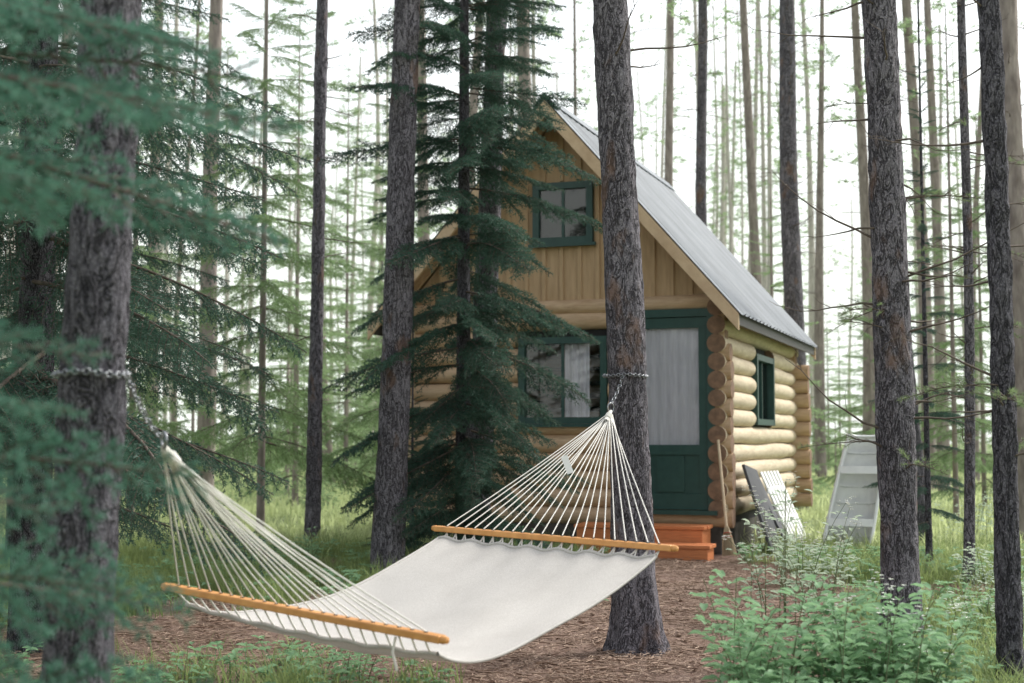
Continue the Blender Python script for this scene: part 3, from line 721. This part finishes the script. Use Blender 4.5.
for t in(.25,.7): mb.beam(u*-hw(t)+up*LH*t+nrm*.01,u*hw(t)+up*LH*t+nrm*.01,.08,.02,up=nrm)
mb.build('hull',[WHITE,SEAM],e)

# ------------------------------------------------------------ hammock
hm=empty('rope_hammock',(0,0,0))
m=MT('canvas'); v=m.map((1,1,1)); w1=m.noise(260,2,v); w2=m.noise(5,4,v)
c=m.mix(m.ramp(w1,[(.35,0),(.65,1)]),(.44,.42,.39),(.58,.56,.525)); c=m.mix(m.ramp(w2,[(.45,0),(.75,.3)]),c,(.37,.35,.32))
m.col(c); m.rough(.9,.2); m.bump(w1,.4,.003); m.translucent(.1,(.5,.47,.43)); CANV=m.m
m=MT('rope'); m.col((.70,.68,.63)); m.rough(.85,.2); ROPE=m.m
WOOD=simple('varnished_wood',(.68,.34,.11),(.52,.23,.065),.35,16,(1,1,1),.1)
STEEL=simple('galvanised_steel',(.30,.31,.33),(.2,.21,.22),.4,30,metal=.9)
HOLE=simple('hole_shadow',(.03,.02,.015),None,.9,bump=0)
LA=np.array([-1.285,5.38,.600]); LB=np.array([-.235,4.62,.513]); RA=np.array([-.345,6.72,.735]); RB=np.array([.655,5.94,.703])
bars=MB()
for a_,b_ in((LA,LB),(RA,RB)):
    d_=(b_-a_)/np.linalg.norm(b_-a_); bars.beam(a_-d_*.015,b_+d_*.015,.042,.026)
    bars.tube([a_-d_*.035,a_-d_*.016],[.012,.016],8,0,True); bars.tube([b_+d_*.016,b_+d_*.035],[.016,.012],8,0,True)
bars.build('spreader_bars',[WOOD],hm,bevel=.005)
def bed(u,v):
    v2=.03+.94*v
    a_=LA+(LB-LA)*(.03+.94*u); b_=RA+(RB-RA)*(.03+.94*u)
    p=a_+(b_-a_)*v2
    prof=math.sin(math.pi*v2**.78)**.75*(1.0-.3*v2)
    s_=.20*prof*(.85+.3*math.sin(math.pi*u))
    mid=(LA+LB)/2+((RA+RB)/2-(LA+LB)/2)*v2
    p=p+(mid-p)*.05*math.sin(math.pi*v2)
    p=p-np.array([0,0,s_+.018]); 
    p[2]+=.007*math.sin(v*9+u*4)*math.sin(math.pi*v)+.004*math.sin(u*40)*(1-v)**6+.007*math.sin(u*46)*v**10+.005*math.sin(u*17+v*6)*math.sin(v*3.1)+.0022*math.sin(u*31-v*3)*math.sin(v*3.1)
    return p
nu,nv=70,80
V=np.array([[bed(i/(nu-1),j/(nv-1)) for j in range(nv)] for i in range(nu)]).reshape(-1,3)
i=np.arange(nu-1)[:,None]*nv; j=np.arange(nv-1)[None]
mb=MB(); mb.add(V,np.stack([i+j,i+nv+j,i+nv+j+1,i+j+1],-1).reshape(-1,4),0)
for u_ in(0,1): mb.tube([bed(u_,k/40) for k in range(41)],.007,6,0)
for v_ in(0,1): mb.tube([bed(k/40,v_) for k in range(41)],.009,6,0)
b_=mb.build('canvas_bed',[CANV],hm)
APR=np.array([.52,7.50,1.30]); APL=np.array([-1.03,4.22,1.13])
rp=MB(); hl=MB(); N=22
for k in range(N):
    f_=(k+.5)/N
    for (a_,b_,ap,v_,sg) in((LA,LB,APL,0,1),(RA,RB,APR,1,-1)):
        h_=a_+(b_-a_)*(.02+.96*f_); top=h_+np.array([0,0,.016]); bot=h_-np.array([0,0,.016])
        app=ap+np.array([R(-.008,.008),R(-.008,.008),R(-.02,.0)])
        sag=R(.004,.028)
        rp.tube([app+(top-app)*t-np.array([0,0,sag*4*t*(1-t)]) for t in (0,.25,.5,.75,1)],.0028,5)
        rp.tube([top,bot],.0045,5)
        w_=bed(f_,v_); rp.tube([bot,(bot+w_)/2-np.array([0,0,.004]),w_],.0038,5)
        if v_==1:
            w3=bed(min(1,f_+.5/N),v_); rp.tube([bot,w3],.0035,5)
        hl.torus(h_+np.array([0,0,.0135]),(0,0,1),.006,.0018,u=(1,0,0),seg=10,sd=5)
for (ap,dr) in((APL,(LA+LB)/2-APL),(APR,(RA+RB)/2-APR)):
    dr=dr/np.linalg.norm(dr)
    for k in range(9):
        a=k*.7; o=np.array([math.cos(a),0,math.sin(a)])*.009; rp.tube([ap+o*.6,ap+dr*.05+o,ap+dr*.12+o*.8],.0042,5)
    for k in range(5): rp.torus(ap+dr*(.045+.009*k),dr,.013,.0045,seg=14,sd=5)
q0=LB+(LA-LB)*.14
rp.tube([q0-np.array([0,0,.02]),q0-np.array([.01,.0,.07]),q0-np.array([-.005,.0,.13])],.005,6)
rp.build('ropes',[ROPE],hm); hl.build('bar_holes',[HOLE],hm)
tg=MB(); tp=APR+((RA*.62+RB*.38)-APR)*.5; tg.obox(tp+np.array([-.01,-.06,.02]),[(.35,0,-.94),(0,1,0),(.94,0,.35)],(.045,.001,.016)); tg.build('label',[WHITE],hm)
ch=MB()
def chain(p,q,n):
    p=np.array(p);q=np.array(q); d_=q-p; L=np.linalg.norm(d_); d_/=L; s1=np.cross(d_,[0,0,1.]); s1/=np.linalg.norm(s1); s2=np.cross(d_,s1)
    for k in range(n):
        t=(k+.5)/n; c=p+(q-p)*t-np.array([0,0,.02*math.sin(math.pi*t)]); ch.torus(c,s1 if k%2 else s2,.009,.003,u=d_,stretch=L/n/.0185*.62+.3,seg=14,sd=5)
ch.torus(APR+np.array([.0,.0,.02]),(.7,-.7,0),.024,.004); ch.torus(APL+np.array([.0,0,.02]),(.7,.4,0),.024,.004)
chain(APR+np.array([.0,.02,.04]),(.60,7.685,1.50),9)
chain(APL+np.array([-.01,-.01,.03]),(-1.075,3.97,1.33),12)
def wrapchain(cx,cy,z,r,n):
    for k in range(n):
        a=2*math.pi*k/n; t_=(-math.sin(a),math.cos(a),0); nn_=(math.cos(a),math.sin(a),0) if k%2 else (0,0,1)
        ch.torus((cx+r*math.cos(a),cy+r*math.sin(a),z+.004*math.sin(a*3)),nn_,.008,.0028,u=t_,stretch=1.25,seg=12,sd=5)
wrapchain(.675-.036*1.5,7.8,1.50,.118,48); wrapchain(-1.2+.034*1.33,3.9,1.33,.097,40)
ch.build('chains',[STEEL],hm)

# ------------------------------------------------------------ light, sky, camera
EL,RO=math.radians(46),math.radians(56)
w=bpy.data.worlds.new('World'); sc.world=w; w.use_nodes=True; nt_=w.node_tree; bg=nt_.nodes['Background']
sky=nt_.nodes.new('ShaderNodeTexSky'); sky.sky_type='NISHITA'; sky.sun_disc=False; sky.sun_elevation=EL; sky.sun_rotation=RO; sky.dust_density=3; sky.air_density=1; sky.ozone_density=1
hs=nt_.nodes.new('ShaderNodeHueSaturation'); hs.inputs['Saturation'].default_value=.28; hs.inputs['Value'].default_value=2.3
tc=nt_.nodes.new('ShaderNodeTexCoord'); sp=nt_.nodes.new('ShaderNodeSeparateXYZ'); rm=nt_.nodes.new('ShaderNodeValToRGB'); mxw=nt_.nodes.new('ShaderNodeMix'); mxw.data_type='RGBA'
rm.color_ramp.elements[0].position=.10; rm.color_ramp.elements[0].color=(1,1,1,1); rm.color_ramp.elements[1].position=.45; rm.color_ramp.elements[1].color=(0,0,0,1)
nt_.links.new(tc.outputs['Generated'],sp.inputs[0]); nt_.links.new(sp.outputs['Z'],rm.inputs[0]); nt_.links.new(rm.outputs[0],mxw.inputs[0])
nt_.links.new(sky.outputs[0],hs.inputs['Color']); nt_.links.new(hs.outputs[0],mxw.inputs[6]); mxw.inputs[7].default_value=(8.4,8.8,8.3,1)   # bright low haze
nt_.links.new(mxw.outputs[2],bg.inputs['Color']); bg.inputs['Strength'].default_value=.15
s=bpy.data.lights.new('sun','SUN'); s.energy=3.0; s.angle=math.radians(12); s.color=(1,.96,.88)
so=bpy.data.objects.new('sun',s); sc.collection.objects.link(so)
sd_=Vector((math.sin(RO)*math.cos(EL),math.cos(RO)*math.cos(EL),math.sin(EL))); so.rotation_euler=sd_.to_track_quat('Z','Y').to_euler(); so.location=(5,5,20)
cd=bpy.data.cameras.new('camera'); co=bpy.data.objects.new('camera',cd); sc.collection.objects.link(co)
co.location=(0,0,1.15); co.rotation_euler=(math.radians(90+3.96),0,0); cd.lens=50; cd.sensor_width=36; cd.clip_end=2000; cd.clip_start=.05
cd.dof.use_dof=True; cd.dof.focus_distance=8.0; cd.dof.aperture_fstop=3.0
sc.camera=co
sc.view_settings.view_transform='Standard'; sc.view_settings.look='None'; sc.view_settings.exposure=0
